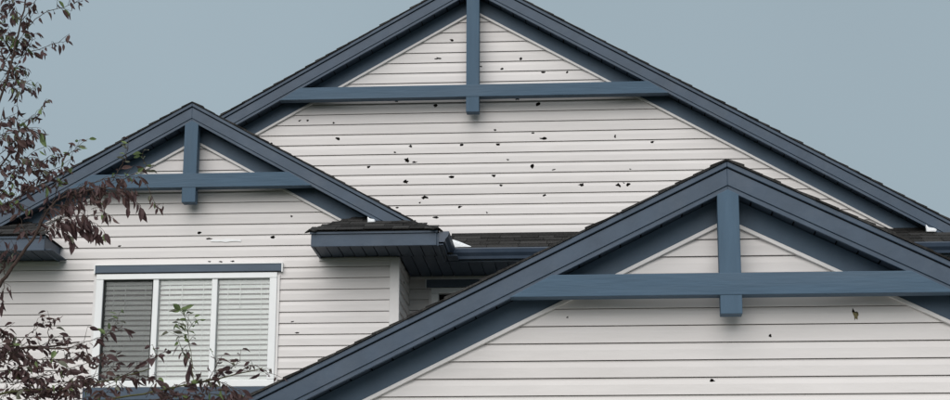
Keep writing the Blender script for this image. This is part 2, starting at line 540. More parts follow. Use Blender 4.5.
# garage gable wall
zgb = 2.55
out_g = [(GG.ax - 5.0, 0), (GG.ax + 5.0, 0), (GG.xr(GG.z(GG.ax + 5.0, V_FR), V_FR), GG.z(GG.ax + 5.0, V_FR)), (GG.ax, GG.az - V_FR), (GG.ax - 5.0, GG.z(GG.ax - 5.0, V_FR))]
wg = build_wall(YG, out_g, at(560, 326.2, YG)[1], holes=px_holes(HG, YG), seed=4)
# olive insulation pushed up behind the large hole in the garage gable
hx, hz = at(855.5, 320, YG)
me = mesh('insulation', [(hx - 0.05, YG + 0.012, hz - 0.07), (hx + 0.05, YG + 0.02, hz - 0.07), (hx + 0.05, YG + 0.010, hz + 0.06), (hx - 0.05, YG + 0.018, hz + 0.06)], [(0, 1, 2, 3)], 'foil')
link('insulation', me, wg)
for sd in (-1, 1):      # long side walls of the garage
    x = GG.ax + sd * 5.0
    link('garage_side_wall', box('garage_side_wall', x - 0.05, x + 0.05, YG + 0.05, YM - 0.05, 0, GG.z(x, V_FR), 'siding'), house)

# windows (x0, x1, z0, z1) in their wall
wx0 = at(97.5, 275.5, YL)[0]; wx1 = at(278.0, 275.5, YL)[0]
wz1 = at(187, 274.0, YL)[1]; wz0 = at(187, 387.5, YL)[1]
wx0 -= 0.0
W1 = (wx0, wx1, wz0, wz1)
rx0 = at(431.5, 300, YM)[0]; rz1 = at(440, 288.5, YM)[1]
W2 = (rx0, rx0 + 1.3, rz1 - 1.2, rz1)

# left wing
CRX = at(397.3, 290, YL)[0]                      # right corner of the wing
CLX = 2 * GL.ax - CRX
out_l = [(CLX, 0), (CRX, 0), (CRX, GL.z(CRX, V_FR)), (GL.ax, GL.az - V_FR), (CLX, GL.z(CLX, V_FR))]
wl = build_wall(YL, out_l, at(330, 334.0, YL)[1], [(W1[0] + 0.02, W1[1] - 0.02, W1[2] + 0.02, W1[3] - 0.02)], px_holes(HL, YL), seed=5)
# side of the wing, running back to the main wall
zso = at(350, 246.2, YL - 0.6)[1]               # soffit level
ph_l = at(330, 334.0, YL)[1]
side_h = []
rr = random.Random(12)
for (py, yy) in ((283, 0.5), (297, 0.55), (309, 0.5), (268, 0.6)):
    side_h.append((YL + yy, at(401, py, YL + 0.5)[1], 0.09, 0.035, False))
ws = build_wall(CRX, [(YL + 0.0, 0), (YM, 0), (YM, zso + 0.02), (YL + 0.0, zso + 0.02)], ph_l + 0.02, holes=side_h, axis='y', seed=6)
o = link('corner_post', prism_xz('corner_post', [(CRX - 0.085, 0), (CRX + 0.024, 0), (CRX + 0.024, zso), (CRX - 0.085, zso)], YL - 0.026, YL - 0.004, 'wtrim'), wl); bevel(o, 0.006)
o = link('corner_post', prism_xz('corner_post', [(CRX + 0.004, 0), (CRX + 0.024, 0), (CRX + 0.024, zso), (CRX + 0.004, zso)], YL - 0.004, YL + 0.075, 'wtrim'), ws)
link('corner_post', box('corner_post', CLX - 0.02, CLX + 0.085, YL - 0.026, YL - 0.004, 0, zso, 'wtrim'), wl)
link('wing_side_wall', box('wing_side_wall', CLX - 0.02, CLX + 0.05, YL, 29.5, 0, zso, 'siding'), house)

# main wall
hw = 5.25
out_m = [(GM.ax - hw, 0), (GM.ax + hw, 0), (GM.ax + hw, GM.z(GM.ax + hw, V_FR)), (GM.ax, GM.az - V_FR), (GM.ax - hw, GM.z(GM.ax - hw, V_FR))]
wm = build_wall(YM, out_m, at(650, 160.2, YM)[1], [(W2[0] + 0.02, W2[1] - 0.02, W2[2] + 0.02, W2[3] - 0.02)], px_holes(HM, YM), seed=8)
link('main_side_wall', box('main_side_wall', GM.ax + hw - 0.05, GM.ax + hw + 0.02, YM + 0.05, 29.5, 0, GM.z(GM.ax + hw, V_FR), 'siding'), house)

# strips of bare white house wrap where siding flaked off, on the left wing
for (a, b, c, d) in ((211, 241, 238.9, 241.6),):
    x0, z1 = at(a, c, YL - 0.022); x1, z0 = at(b, d, YL - 0.022)
    rd = random.Random(int(a))
    top = [(x0 + (x1 - x0) * t / 6, z1 - 0.004 * abs(t - 2.5) + rd.uniform(-0.010, 0.004)) for t in range(7)]
    bot = [(x0 + (x1 - x0) * t / 6, z0 + rd.uniform(-0.006, 0.008)) for t in range(6, -1, -1)]
    link('flaked_strip', prism_xz('flaked_strip', top + bot, YL - 0.024, YL - 0.019, 'wrap'), wl)

# ---- eave returns of the left wing and its side eave
YR = YL - 0.60
zt = at(350, 232.0, YR)[1]                      # top of return fascia
zb = at(350, 246.2, YR)[1]
XRE = at(436.5, 238, YR)[0]                     # right eave line
XLE = 2 * GL.ax - XRE
xa = at(311.0, 238, YR)[0]
xb_l = at(44.5, 243, YR)[0]

tab_cache = {}
def shingle_tabs(part, x0f, x1f, y0, z0, y1, z1, rows, tabw, rd):
    """rows of single tabs laid on a slope that rises from (y0,z0) to (y1,z1); x0f/x1f give the ends at row fraction"""
    L = math.hypot(y1 - y0, z1 - z0); uy, uz = (y1 - y0) / L, (z1 - z0) / L
    ny, nz = -uz, uy
    e = L / rows
    for r in range(rows):
        s0, s1 = r * e, (r + 1) * e + 0.03
        f = r / rows
        a, b = x0f(f), x1f(f)
        x = a - rd.uniform(0, 0.5) * tabw
        while x < b - 0.02:
            w = tabw * rd.uniform(0.6, 1.25)
            xs, xe = max(x, a), min(x + w, b)
            if xe - xs > 0.03:
                th = rd.choice((0.006, 0.008, 0.011, 0.013)); so = rd.uniform(-0.008, 0.006)
                def q(s, h): return (y0 + uy * s + ny * h, z0 + uz * s + nz * h)
                me = prism_yz('shingle', [q(s0 + so, 0.006), q(s1, 0.0), q(s1, 0.007), q(s0 + so, 0.006 + th)], xs + 0.003, xe - 0.003, 'shingle')
                link('shingle', me, part)
            x += w

def build_return(x0, x1, right):
    part = empty('eave_return', ((x0 + x1) / 2, YR, zb), house)
    # fascia on front and on the free end
    o = link('fascia_board', box('fascia_board', x0, x1, YR, YR + 0.03, zb, zt, 'fascia'), part); bevel(o)
    free = x0 if right else x1
    s = 1 if right else -1
    xx = sorted((free, free + s * 0.03))
    o = link('fascia_board', box('fascia_board', xx[0], xx[1], YR + 0.031, YL - 0.002, zb, zt, 'fascia'), part); bevel(o)
    o = link('drip_edge', box('drip_edge', x0 - 0.012, x1 + 0.012, YR - 0.016, YR - 0.001, zt - 0.02, zt + 0.012, 'fascia'), part)
    # white channel where the soffit meets the siding
    link('soffit_channel', box('soffit_channel', x0, min(x1, CRX + 0.02) if right else x1, YL - 0.034, YL - 0.019, zb - 0.03, zb - 0.003, 'wtrim'), part)
    # soffit planks
    w = 0.13
    x = x0 + (0.032 if right else 0.0)
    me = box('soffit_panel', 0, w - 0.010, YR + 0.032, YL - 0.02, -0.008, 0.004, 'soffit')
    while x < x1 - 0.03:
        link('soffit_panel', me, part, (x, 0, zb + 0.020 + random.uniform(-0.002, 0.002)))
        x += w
    link('soffit_backing', box('soffit_backing', x0 + 0.03, x1 - (0.03 if not right else 0), YR + 0.031, YL - 0.03, zb + 0.026, zb + 0.05, 'deck'), part)
    # little hipped roof
    yr0, yr1 = YR - 0.03, YL + 0.02
    zr0 = zt + 0.012; rise = 0.31; zr1 = zr0 + rise
    hip = 0.46
    sgn = 1 if right else -1
    fl = (lambda f: x0 - 0.015 + hip * f) if right else (lambda f: x0)
    fr = (lambda f: x1 - rise * f / GL.s + 0.02 - 0.16 * f) if right else (lambda f: x1 + 0.03 - hip * f)
    # deck
    A = (fl(0), yr0, zr0 - 0.006); B = (fr(0), yr0, zr0 - 0.006); C = (fr(1), yr1, zr1 - 0.006); D = (fl(1), yr1, zr1 - 0.006)
    v = [A, B, C, D, (A[0], yr1, zr0 - 0.006), (B[0], yr1, zr0 - 0.006)]
    link('roof_deck', mesh('roof_deck', v, [(0, 1, 2, 3), (0, 3, 4), (1, 5, 2), (0, 4, 5, 1), (2, 5, 4, 3)], 'shingle'), part)
    for line in ((fl, 1 if right else 0), (fr, 1)):
        if not line[1]: continue
        for k in range(6):
            a_, b_ = k / 6, min(k / 6 + 0.22, 1)
            p0 = Vector((line[0](a_), yr0 + (yr1 - yr0) * a_, zr0 + rise * a_ + 0.012)); p1 = Vector((line[0](b_), yr0 + (yr1 - yr0) * b_, zr0 + rise * b_ + 0.002))
            dd = (p1 - p0).normalized(); sw = dd.cross(Vector((0, 0, 1))).normalized() * 0.07; dn = Vector((0, 0, -0.03)); th = Vector((0, 0, 0.012))
            v = [tuple(q) for q in (p0 - sw + dn, p0, p0 + sw + dn, p1 - sw + dn, p1, p1 + sw + dn)]
            v += [tuple(Vector(q) + th) for q in v]
            link('hip_cap', mesh('hip_cap', v, [(6, 7, 10, 9), (7, 8, 11, 10), (0, 3, 4, 1), (1, 4, 5, 2), (0, 1, 7, 6), (1, 2, 8, 7), (3, 9, 10, 4), (4, 10, 11, 5), (0, 6, 9, 3), (2, 5, 11, 8)], 'shingle'), part)
    shingle_tabs(part, fl, fr, yr0 - 0.01, zr0, yr1, zr1, 5, 0.26, random.Random(21 + right))
    return part
rr_ = build_return(xa, XRE, True)
build_return(XLE, xb_l, False)

# side eave of the wing: soffit and gutter running back to the pent roof
YP = 19.86                                      # eave line of the pent roof
ze = at(500, 249.5, YP)[1]
part = empty('side_eave', (XRE, YL, zb), house)
w = 0.13
x = CRX + 0.03
me = box('soffit_panel', 0, w - 0.010, YL - 0.02, YM - 0.003, -0.008, 0.004, 'soffit')
while x < XRE + 0.1:
    link('soffit_panel', me, part, (x, 0, zb + 0.018)); x += w
link('soffit_backing', box('soffit_backing', CRX + 0.03, XRE + 0.12, YL - 0.02, YM - 0.003, zb + 0.03, zb + 0.05, 'deck'), part)
o = link('fascia_board', box('fascia_board', XRE, XRE + 0.022, YR + 0.02, YP, zb, zt - 0.02, 'fascia'), part)
def gutter_prof(d):      # K-style profile: (out, up); out grows away from the fascia
    return [(0, 0.0), (0.062, 0.0), (0.070, 0.03), (0.10, 0.065), (0.112, 0.105), (0.112, 0.118), (0.100, 0.118), (0.098, 0.108), (0.088, 0.068), (0.058, 0.034), (0.052, 0.008), (0.006, 0.008), (0.006, 0.115), (0, 0.115)]
zgut = zt - 0.118
pts = [(XRE + 0.023 + a, zgut + b) for a, b in gutter_prof(0)]
o = link('gutter', prism_xz('gutter', pts, YR + 0.035, YP + 0.02, 'gutter'), part)
cap = [(XRE + 0.023 + a, zgut + b) for a, b in gutter_prof(0)[:7]] + [(XRE + 0.023, zgut + 0.118)]
link('gutter_end_cap', prism_xz('gutter_end_cap', cap, YR + 0.028, YR + 0.036, 'gutter'), part)

# ---- pent roof across the foot of the main gable
PX0, PX1 = XRE + 0.02, GM.ax + 5.9
part = empty('pent_roof', ((PX0 + PX1) / 2, YP, zb), house)
zp1 = at(500, 236.0, YM)[1]
zp0 = ze + 0.02
def pent_z(y): return zp0 + (zp1 - zp0) * (y - YP) / (YM - YP)
link('roof_deck', prism_yz('roof_deck', [(YP, zp0 - 0.03), (YM - 0.002, zp1 - 0.03), (YM - 0.002, zp1 - 0.004), (YP, zp0 - 0.004)], PX0, PX1, 'deck'), part)
rdp = random.Random(5)
vis = ((at(437, 240, YP)[0], at(600, 240, YP)[0]), (at(880, 240, YP)[0], at(975, 240, YP)[0]))
for a, b in vis:
    shingle_tabs(part, lambda f: a, lambda f: b, YP - 0.03, zp0 - 0.012, YM - 0.01, zp1, 4, 0.30, rdp)
rest = ((vis[0][1], vis[1][0]), (vis[1][1], PX1))
for a, b in rest:
    L6 = 6
    for r_ in range(L6):
        f0, f1 = r_ / L6, (r_ + 1) / L6
        y0_, y1_ = YP - 0.03 + (YM - YP + 0.02) * f0, YP - 0.03 + (YM - YP + 0.02) * f1 + 0.02
        z0_, z1_ = zp0 - 0.012 + (zp1 - zp0 + 0.012) * f0, zp0 - 0.012 + (zp1 - zp0 + 0.012) * f1
        link('shingle_strip', prism_yz('shingle_strip', [(y0_, z0_), (y1_, z1_), (y1_, z1_ + 0.008), (y0_, z0_ + 0.018)], a + 0.002, b - 0.002, 'shingle'), part)
link('wall_flashing', prism_yz('wall_flashing', [(YM - 0.03, zp1 - 0.005), (YM - 0.02, zp1 + 0.035), (YM - 0.024, zp1 + 0.035), (YM - 0.07, zp1 - 0.012)], PX0, PX1, 'shingle'), part)
o = link('fascia_board', box('fascia_board', PX0, PX1, YP, YP + 0.022, zb, zp0 - 0.035, 'fascia'), part)
gx0 = XRE + 0.023 + 0.112
zg2 = ze - 0.118
pts = [(YP - 0.001 - a, zg2 + b) for a, b in gutter_prof(0)]
link('gutter', prism_yz('gutter', pts, gx0 - 0.02, PX1, 'gutter'), part)
w = 0.15
x = XRE + 0.13
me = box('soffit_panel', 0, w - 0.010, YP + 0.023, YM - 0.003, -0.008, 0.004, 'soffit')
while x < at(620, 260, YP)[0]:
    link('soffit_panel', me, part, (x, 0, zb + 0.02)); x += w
link('soffit_backing', box('soffit_backing', XRE + 0.125, PX1, YP + 0.023, YM - 0.003, zb + 0.032, zb + 0.05, 'soffit'), part)
link('soffit_channel', box('soffit_channel', CRX + 0.03, PX1 - 0.7, YM - 0.034, YM - 0.02, zb - 0.022, zb + 0.009, 'wtrim'), part)

# ---- windows
def build_window(Wn, Yw, mull, screen_first, label, header, sill):
    x0, x1, z0, z1 = Wn
    part = empty('window', ((x0 + x1) / 2, Yw, z0), house)
    part['label'] = label
    fw, yf, yb = 0.085, Yw - 0.045, Yw + 0.07
    # outer frame, mitre-free: two jambs between head and sill
    for nm, a, b, c, d in (('frame_head', x0, x1, z1 - fw * 0.75, z1), ('frame_sill', x0, x1, z0, z0 + fw * 0.9),
                           ('frame_jamb', x0, x0 + fw, z0 + fw * 0.9 + 0.001, z1 - fw * 0.75 - 0.001), ('frame_jamb', x1 - fw, x1, z0 + fw * 0.9 + 0.001, z1 - fw * 0.75 - 0.001)):
        o = link(nm, box(nm, a, b, yf, yb, c, d, 'wvinyl'), part); bevel(o, 0.006)
    ix0, ix1, iz0, iz1 = x0 + fw, x1 - fw, z0 + fw * 0.9, z1 - fw * 0.75
    cuts = [ix0] + [m_ for m_ in mull] + [ix1]
    for m_ in mull:
        o = link('mullion', box('mullion', m_ - 0.032, m_ + 0.032, yf + 0.012, yb - 0.004, iz0 + 0.001, iz1 - 0.001, 'wvinyl'), part); bevel(o, 0.005)
    lites = []
    for i in range(len(cuts) - 1):
        a = cuts[i] + (0.032 if i else 0); b = cuts[i + 1] - (0.032 if i < len(cuts) - 2 else 0)
        lites.append((a, b))
        link('pane', box('pane', a - 0.004, b + 0.004, Yw + 0.012, Yw + 0.016, iz0 - 0.004, iz1 + 0.004, 'glass'), part)
        if i == 0 and screen_first:
            o = link('insect_screen', mesh('insect_screen', [(a, Yw - 0.006, iz0), (b, Yw - 0.006, iz0), (b, Yw - 0.006, iz1), (a, Yw - 0.006, iz1)], [(0, 1, 2, 3)], 'screen'), part)
            for nm, q in (('screen_frame', (a, a + 0.014, iz0, iz1)), ('screen_frame', (b - 0.014, b, iz0, iz1)), ('screen_frame', (a + 0.014, b - 0.014, iz1 - 0.014, iz1)), ('screen_frame', (a + 0.014, b - 0.014, iz0, iz0 + 0.014))):
                link(nm, box(nm, q[0], q[1], Yw - 0.014, Yw - 0.008, q[2] + 0.0005, q[3] - 0.0005, 'wvinyl' if nm == '' else 'room'), part)
    # dark room behind
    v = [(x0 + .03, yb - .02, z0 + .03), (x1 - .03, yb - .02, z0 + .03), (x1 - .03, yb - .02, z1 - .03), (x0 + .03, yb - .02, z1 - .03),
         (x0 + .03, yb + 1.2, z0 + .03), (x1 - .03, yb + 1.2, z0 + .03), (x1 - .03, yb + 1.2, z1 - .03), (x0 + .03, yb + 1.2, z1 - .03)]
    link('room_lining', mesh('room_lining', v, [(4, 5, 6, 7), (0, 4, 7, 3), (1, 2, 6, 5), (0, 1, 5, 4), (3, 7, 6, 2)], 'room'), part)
    if header:
        a, b, c, d = header
        o = link('header_board', box('header_board', a, b, Yw - 0.058, Yw - 0.01, c, d, 'header'), part); bevel(o)
        for nm, q in (('header_channel', (a - 0.014, b + 0.014, d, d + 0.010)), ('header_channel', (a - 0.014, a - 0.001, c - 0.012, d - 0.001)), ('header_channel', (b + 0.001, b + 0.014, c - 0.012, d - 0.001))):
            link(nm, box(nm, q[0], q[1], Yw - 0.064, Yw - 0.008, q[2], q[3], 'wvinyl'), part)
    if sill:
        a, b, c, d = sill
        o = link('sill_board', box('sill_board', a, b, Yw - 0.058, Yw - 0.01, c, d, 'fascia'), part); bevel(o)
    # narrow siding channel round the frame
    link('side_channel', box('side_channel', x0 - 0.028, x0 - 0.001, Yw - 0.032, Yw - 0.006, z0, z1 - 0.03, 'wtrim'), part)
    link('side_channel', box('side_channel', x1 + 0.001, x1 + 0.028, Yw - 0.032, Yw - 0.006, z0, z1 - 0.03, 'wtrim'), part)
    return part, lites, (iz0, iz1)

hdr = (at(95.5, 270, YL - .05)[0], at(281.5, 270, YL - .05)[0], W1[3] + 0.012, at(187, 264.6, YL - .05)[1])
m1, m2 = at(154.5, 330, YL)[0], at(213.5, 330, YL)[0]
zs0 = W1[2]
win, lites, (iz0, iz1) = build_window(W1, YL, (m1, m2), True, 'white three-lite slider window under a blue header board', hdr, (W1[0] - 0.08, W1[1] + 0.08, W1[2] - 0.14, W1[2] - 0.004))
hdr2 = (at(426.5, 283, YM - .05)[0], W2[1] + 0.06, W2[3] + 0.006, at(440, 279.5, YM - .05)[1])
build_window(W2, YM, (W2[0] + 0.65,), False, 'small shaded window tucked under the dark soffit', hdr2, None)

# ---- venetian blinds, one behind each lite
names = ['white venetian blind behind the dark screened left lite', 'white venetian blind behind the middle lite',
         'white venetian blind behind the right lite nearest the garage roof']
for i, (a, b) in enumerate(lites):
    bl = empty('venetian_blind', ((a + b) / 2, YL + 0.10, iz1))
    tag(bl, names[i], 'blind', 'blinds in the bedroom window')
    L = b - a - 0.01
    yb = YL + 0.062
    link('head_rail', box('head_rail', a + .005, b - .005, yb - 0.02, yb + 0.02, iz1 - 0.045, iz1 - 0.003, 'slat'), bl)
    sp, dep, ang = 0.058, 0.053, R(56)
    dy, dz = dep / 2 * math.cos(ang), dep / 2 * math.sin(ang)
    prof_s = [(-dy, -dz), (-dy * .45 - .003, -dz * .4), (dy * .45 - 0.003, dz * .4), (dy, dz)]
    v = [(-L / 2, y, z) for y, z in prof_s] + [(L / 2, y, z) for y, z in prof_s]
    v += [(x, y + .0022, z - .0008) for x, y, z in v[:8]]
    f = [(k, k + 4, k + 5, k + 1) for k in range(3)] + [(k + 8, k + 9, k + 13, k + 12) for k in range(3)] + [(0, 8, 12, 4), (3, 7, 15, 11)]
    me = mesh('slat', v, f, 'slat', False)
    z = iz1 - 0.075
    rd = random.Random(30 + i)
    while z > iz0 + 0.02:
        o = link('slat', me, bl, ((a + b) / 2, yb, z))
        o.rotation_euler = (rd.uniform(-0.07, 0.07), rd.uniform(-0.004, 0.004), 0)
        z -= sp
    for fx in (0.18, 0.82):
        link('ladder_cord', box('ladder_cord', a + (b - a) * fx - .0025, a + (b - a) * fx + .0025, yb - 0.021, yb - 0.019, iz0 + .02, iz1 - .045, 'slat'), bl)
    link('tilt_wand', tube('tilt_wand', [(a + (b - a) * .42, yb - .03, iz1 - .05), (a + (b - a) * .42, yb - .03, iz1 - .33)], [.004, .004], 'slat'), bl)

# ---- heaps of hail left in the roof corners
def heap(pts_px, Y0, depth, label, lift=None):
    """soft white drift: outline across the slope (pixels at its front), thickness depth"""
    xs = [at(px, py, Y0) for px, py in pts_px]
    n = len(xs)
    cx = sum(p[0] for p in xs) / n; cz = sum(p[1] for p in xs) / n
    bm = bmesh.new()
    rings = [(0.0, 0.98), (0.15, 1.02), (0.5, 1.0), (0.8, 0.9), (1.0, 0.65)]
    vs = []
    rd = random.Random(int(pts_px[0][0]))
    for (f, s) in rings:
        vs.append([bm.verts.new((cx + (x - cx) * s + rd.uniform(-.004, .004), Y0 + depth * f, cz + (z - cz) * s + rd.uniform(-.003, .003) + (lift or 0) * f)) for x, z in xs])
    for a, b in zip(vs, vs[1:]):
        for k in range(n):
            bm.faces.new((a[k], a[(k + 1) % n], b[(k + 1) % n], b[k]))
    bm.faces.new(vs[0][::-1]); bm.faces.new(vs[-1])
    bmesh.ops.recalc_face_normals(bm, faces=bm.faces[:])
    me = bpy.data.meshes.new('hail_heap'); bm.to_mesh(me); bm.free()
    me.materials.append(M['hail'])
    for p in me.polygons: p.use_smooth = True
    o = link('hail_heap', me)
    bevel(o, 0.012, 2)
    return tag(o, label, 'hail', 'hail left on the roofs')
heap([(451, 239.5), (454, 240), (459, 241.6), (464, 243.6), (469, 245.6), (473, 247.4), (473, 249), (462, 249.5), (452, 249.5)], YP + 0.02, 0.10, 'white drift of hail behind the gutter at the inner roof corner', 0.02)
heap([(367.2, 216.3), (370, 218.2), (374.5, 219), (375, 222.2), (367.5, 222.3)], GL.Yf - 0.09, 0.10, 'tiny white lump of hail under the left wing rake end')
heap([(926, 224.2), (928.5, 227), (934, 228), (937, 229.5), (936, 231.8), (927, 231.6)], GM.Yf - 0.09, 0.10, 'white lump of hail under the rake end at far right')

# ------------------------------------------------------------------ purple-leaved tree in the front yard, trunk just outside the frame
TY = 9.0
def tp(px, py, dy=0.0):
    x, z = at(px, py, TY + dy)
    return Vector((x, TY + dy, z))
rt = random.Random(77)
base = Vector((at(-75, 395, TY)[0], TY + 0.05, 0))
tree = empty('ornamental_tree', base)
tag(tree, 'purple-leaved tree with drooping dark foliage reaching in from the left edge', 'tree')

def smooth_line(pts, n=5):
    out = []
    P = [pts[0]] + list(pts) + [pts[-1]]
    for i in range(1, len(P) - 2):
        for k in range(n):
            t = k / n
            a, b, c, d = P[i - 1], P[i], P[i + 1], P[i + 2]
            out.append(0.5 * ((2 * b) + (c - a) * t + (2 * a - 5 * b + 4 * c - d) * t * t + (3 * b - a - 3 * c + d) * t ** 3))
    out.append(P[-2])
    return out
def branch(name, pts, r0_, r1_, m='bark', sides=6):
    L = smooth_line(pts)
    L = [p + Vector((rt.uniform(-1, 1), rt.uniform(-1, 1), rt.uniform(-1, 1))) * 0.004 for p in L]
    n = len(L)
    link(name, tube(name, [tuple(p) for p in L], [r0_ + (r1_ - r0_) * i / (n - 1) for i in range(n)], m, sides), tree)
    return L

# leaf meshes: pointed, folded along the midrib, tip bent down; stalk at the origin, blade along +x
def leaf_mesh(length, width, fold, curl, m, seed):
    rd = random.Random(seed)
    st = [(0.0, 0.0), (0.16, 0.0), (0.34, 0.78), (0.55, 1.0), (0.76, 0.68), (1.0, 0.0)]
    v, f = [], []
    mid, lf, rg = [], [], []
    for t, w in st:
        x = t * length; z = -curl * length * t * t
        mid.append(len(v)); v.append((x, 0, z))
        if w > 0:
            ww = w * width / 2
            lf.append(len(v)); v.append((x, ww * rd.uniform(.85, 1.1), z + fold * ww))
            rg.append(len(v)); v.append((x, -ww * rd.uniform(.85, 1.1), z + fold * ww))
    f = [(mid[1], mid[2], lf[0]), (mid[1], rg[0], mid[2])]
    for k in range(2):
        f += [(mid[2 + k], mid[3 + k], lf[k + 1], lf[k]), (mid[2 + k], rg[k], rg[k + 1], mid[3 + k])]
    f += [(mid[4], mid[5], lf[2]), (mid[4], rg[2], mid[5])]
    # stalk
    s0 = len(v)
    v += [(0, .0012, 0), (0, -.0012, 0), (.16 * length, -.0012, 0), (.16 * length, .0012, 0)]
    f.append((s0, s0 + 1, s0 + 2, s0 + 3))
    return mesh('leaf', v, f, m, False)
LM = {}
for mi in range(4):
    LM[mi] = [leaf_mesh(L, W, fo, cu, LEAFM[mi], 50 + k) for k, (L, W, fo, cu) in enumerate(
        ((.066, .024, .5, .15), (.058, .018, .9, .3), (.074, .027, .35, .2), (.054, .016, 1.3, .45), (.062, .020, .2, .05)))]
leaves = []      # (mesh, matrix, pixel weight)
def add_leaf(p, along, green=0.08, scale=1.0, droop=0.65, red=0.25):
    a = rt.random()
    green = green * 0.65 if green < .3 else green
    mi = 2 if a < green else (3 if a < green * 1.7 else (1 if a < green * 1.7 + red else 0))
    az = rt.uniform(0, 2 * math.pi)
    out = Vector((math.cos(az), math.sin(az), rt.uniform(-0.3, 0.5)))
    d = (out * (1 - droop) + Vector((0, 0, -1)) * droop * rt.uniform(0.5, 1.3) + along * 0.35)
    d.normalize()
    up = Vector((rt.uniform(-1, 1), rt.uniform(-1, 1), rt.uniform(-.2, 1)))
    y = up.cross(d)
    if y.length < 1e-3: y = Vector((0, 1, 0)).cross(d)
    y.normalize()
    z = d.cross(y)
    s = scale * rt.uniform(0.6, 1.15)
    mt = Matrix((d, y, z)).transposed().to_4x4()
    mt = Matrix.Translation(p) @ mt @ Matrix.Scale(s, 4)
    leaves.append((rt.choice(LM[mi]), mt, s))
def sprig(pts, n, green=0.08, scale=1.0, droop=0.65, r=0.0028, m='twig', f0=0.12, red=0.25, side=True):
    """one twig with n leaves along it and a few side shoots"""
    L = branch('twig', pts, r, 0.0010, m, 4)
    n = int(n * 1.75); scale *= 1.14
    for k in range(n):
        f = f0 + (1 - f0) * (k + rt.random()) / n
        i = min(int(f * (len(L) - 1)), len(L) - 2)
        t = f * (len(L) - 1) - i
        p = L[i].lerp(L[i + 1], t)
        al = (L[i + 1] - L[i]).normalized()
        if side and rt.random() < 0.35:
            q = p + (al * rt.uniform(.3, 1) + Vector((rt.uniform(-1, 1), rt.uniform(-1, 1), rt.uniform(-.6, 1)))) * rt.uniform(.02, .06)
            link('twig', tube('twig', [tuple(p), tuple(p.lerp(q, .5) + Vector((0, 0, .004))), tuple(q)], [.0016, .0013, .0009], m, 3), tree)
            add_leaf(q, al, green, scale, droop, red)
            if rt.random() < .6: add_leaf(p.lerp(q, .6), al, green, scale, droop, red)
        else:
            add_leaf(p, al, green, scale, droop, red)
    add_leaf(L[-1], (L[-1] - L[-2]).normalized(), green, scale, droop, red)

# trunk and main limbs (trunk stands left of the frame)
trunk_top = tp(-70, 300)
branch('trunk', [base, base + Vector((0.03, 0.02, 1.2)), base + Vector((-0.02, 0, 2.2)), tp(-78, 395), trunk_top, tp(-62, 200), tp(-50, 90), tp(-42, -20), tp(-30, -120)], 0.075, 0.014, 'bark', 10)
branch('branch', [tp(-74, 370), tp(-40, 330), tp(-12, 300), tp(6, 276), tp(22, 254), tp(34, 237), tp(46, 214), tp(58, 200), tp(82, 192), tp(112, 186)], 0.014, 0.0035)
branch('branch', [tp(-66, 250), tp(-40, 200, -.1), tp(-18, 150, -.1), tp(2, 95, -.1), tp(14, 50, -.1), tp(22, 18, -.1), tp(30, -25, -.1), tp(34, -80, -.1)], 0.009, 0.003)
branch('branch', [tp(-66, 230), tp(-44, 205, .1), tp(-20, 185, .1), tp(5, 160, .1), tp(20, 140, .1), tp(30, 120, .1)], 0.008, 0.003)
branch('branch', [tp(-76, 440), tp(-40, 410), tp(0, 394), tp(60, 388), tp(110, 380), tp(150, 369)], 0.009, 0.0025, 'gtwig')
branch('branch', [tp(-76, 450), tp(-20, 425, -.1), tp(60, 408, -.1), tp(130, 396, -.1), tp(190, 384, -.1), tp(235, 374, -.1), tp(262, 368, -.1)], 0.008, 0.002, 'gtwig')
branch('branch', [tp(-72, 400), tp(-40, 375, .1), tp(0, 352, .1), tp(40, 347, .1), tp(80, 342, .1)], 0.013, 0.003)

S = sprig
# ---- top left
S([tp(24, 30), tp(45, 13), tp(64, 7), tp(84, 0)], 9, .05, .85, f0=.25)
S([tp(15, 58), tp(32, 52), tp(50, 45), tp(66, 41)], 8, .05, .85, f0=.2)
S([tp(10, 78), tp(20, 80), tp(30, 84), tp(36, 86)], 6, .25, .85)
S([tp(20, 22), tp(30, 10), tp(38, -2), tp(50, -12)], 9, .15, .85)
S([tp(12, 55), tp(4, 40), tp(-4, 22), tp(-8, 0)], 12, .25, .9)
S([tp(20, 15), tp(10, 4), tp(2, -8)], 10, .1, .9)
S([tp(5, 85), tp(16, 66), tp(28, 50), tp(33, 34)], 12, .12, .9)
S([tp(0, 70), tp(12, 50), tp(22, 36), tp(30, 18)], 12, .2, .9)
S([tp(-10, 40), tp(2, 34), tp(12, 34), tp(20, 42)], 9, .3, 1.0)
S([tp(-6, 90), tp(6, 82), tp(16, 90), tp(18, 108)], 7, .05, .8)
S([tp(-10, 55), tp(0, 52), tp(8, 62), tp(14, 72)], 8, .1, .9)
# ---- left, below
S([tp(12, 145), tp(20, 128), tp(30, 118), tp(40, 108)], 8, .25, .85)
S([tp(0, 135), tp(14, 132), tp(28, 128), tp(40, 132)], 10, .18, 1.0, red=.5)
S([tp(-5, 160), tp(10, 145), tp(20, 138), tp(32, 140)], 12, .08, 1.05, red=.5)
S([tp(-12, 130), tp(-2, 122), tp(8, 118), tp(20, 120)], 8, .1, .95)
S([tp(-10, 175), tp(4, 165), tp(18, 158), tp(28, 162)], 10, .1, .95)
S([tp(18, 175), tp(36, 166), tp(54, 158), tp(72, 152), tp(80, 140)], 14, .2, .75, .5)
S([tp(22, 190), tp(36, 180), tp(52, 170), tp(62, 166)], 10, .1, .8)
S([tp(52, 205), tp(60, 182), tp(70, 160), tp(76, 146)], 8, .3, .75, .45)
S([tp(-8, 205), tp(4, 190), tp(14, 178), tp(18, 165)], 12, .08, .9)
S([tp(-8, 215), tp(8, 205), tp(22, 192), tp(30, 180)], 10, .08, .9)
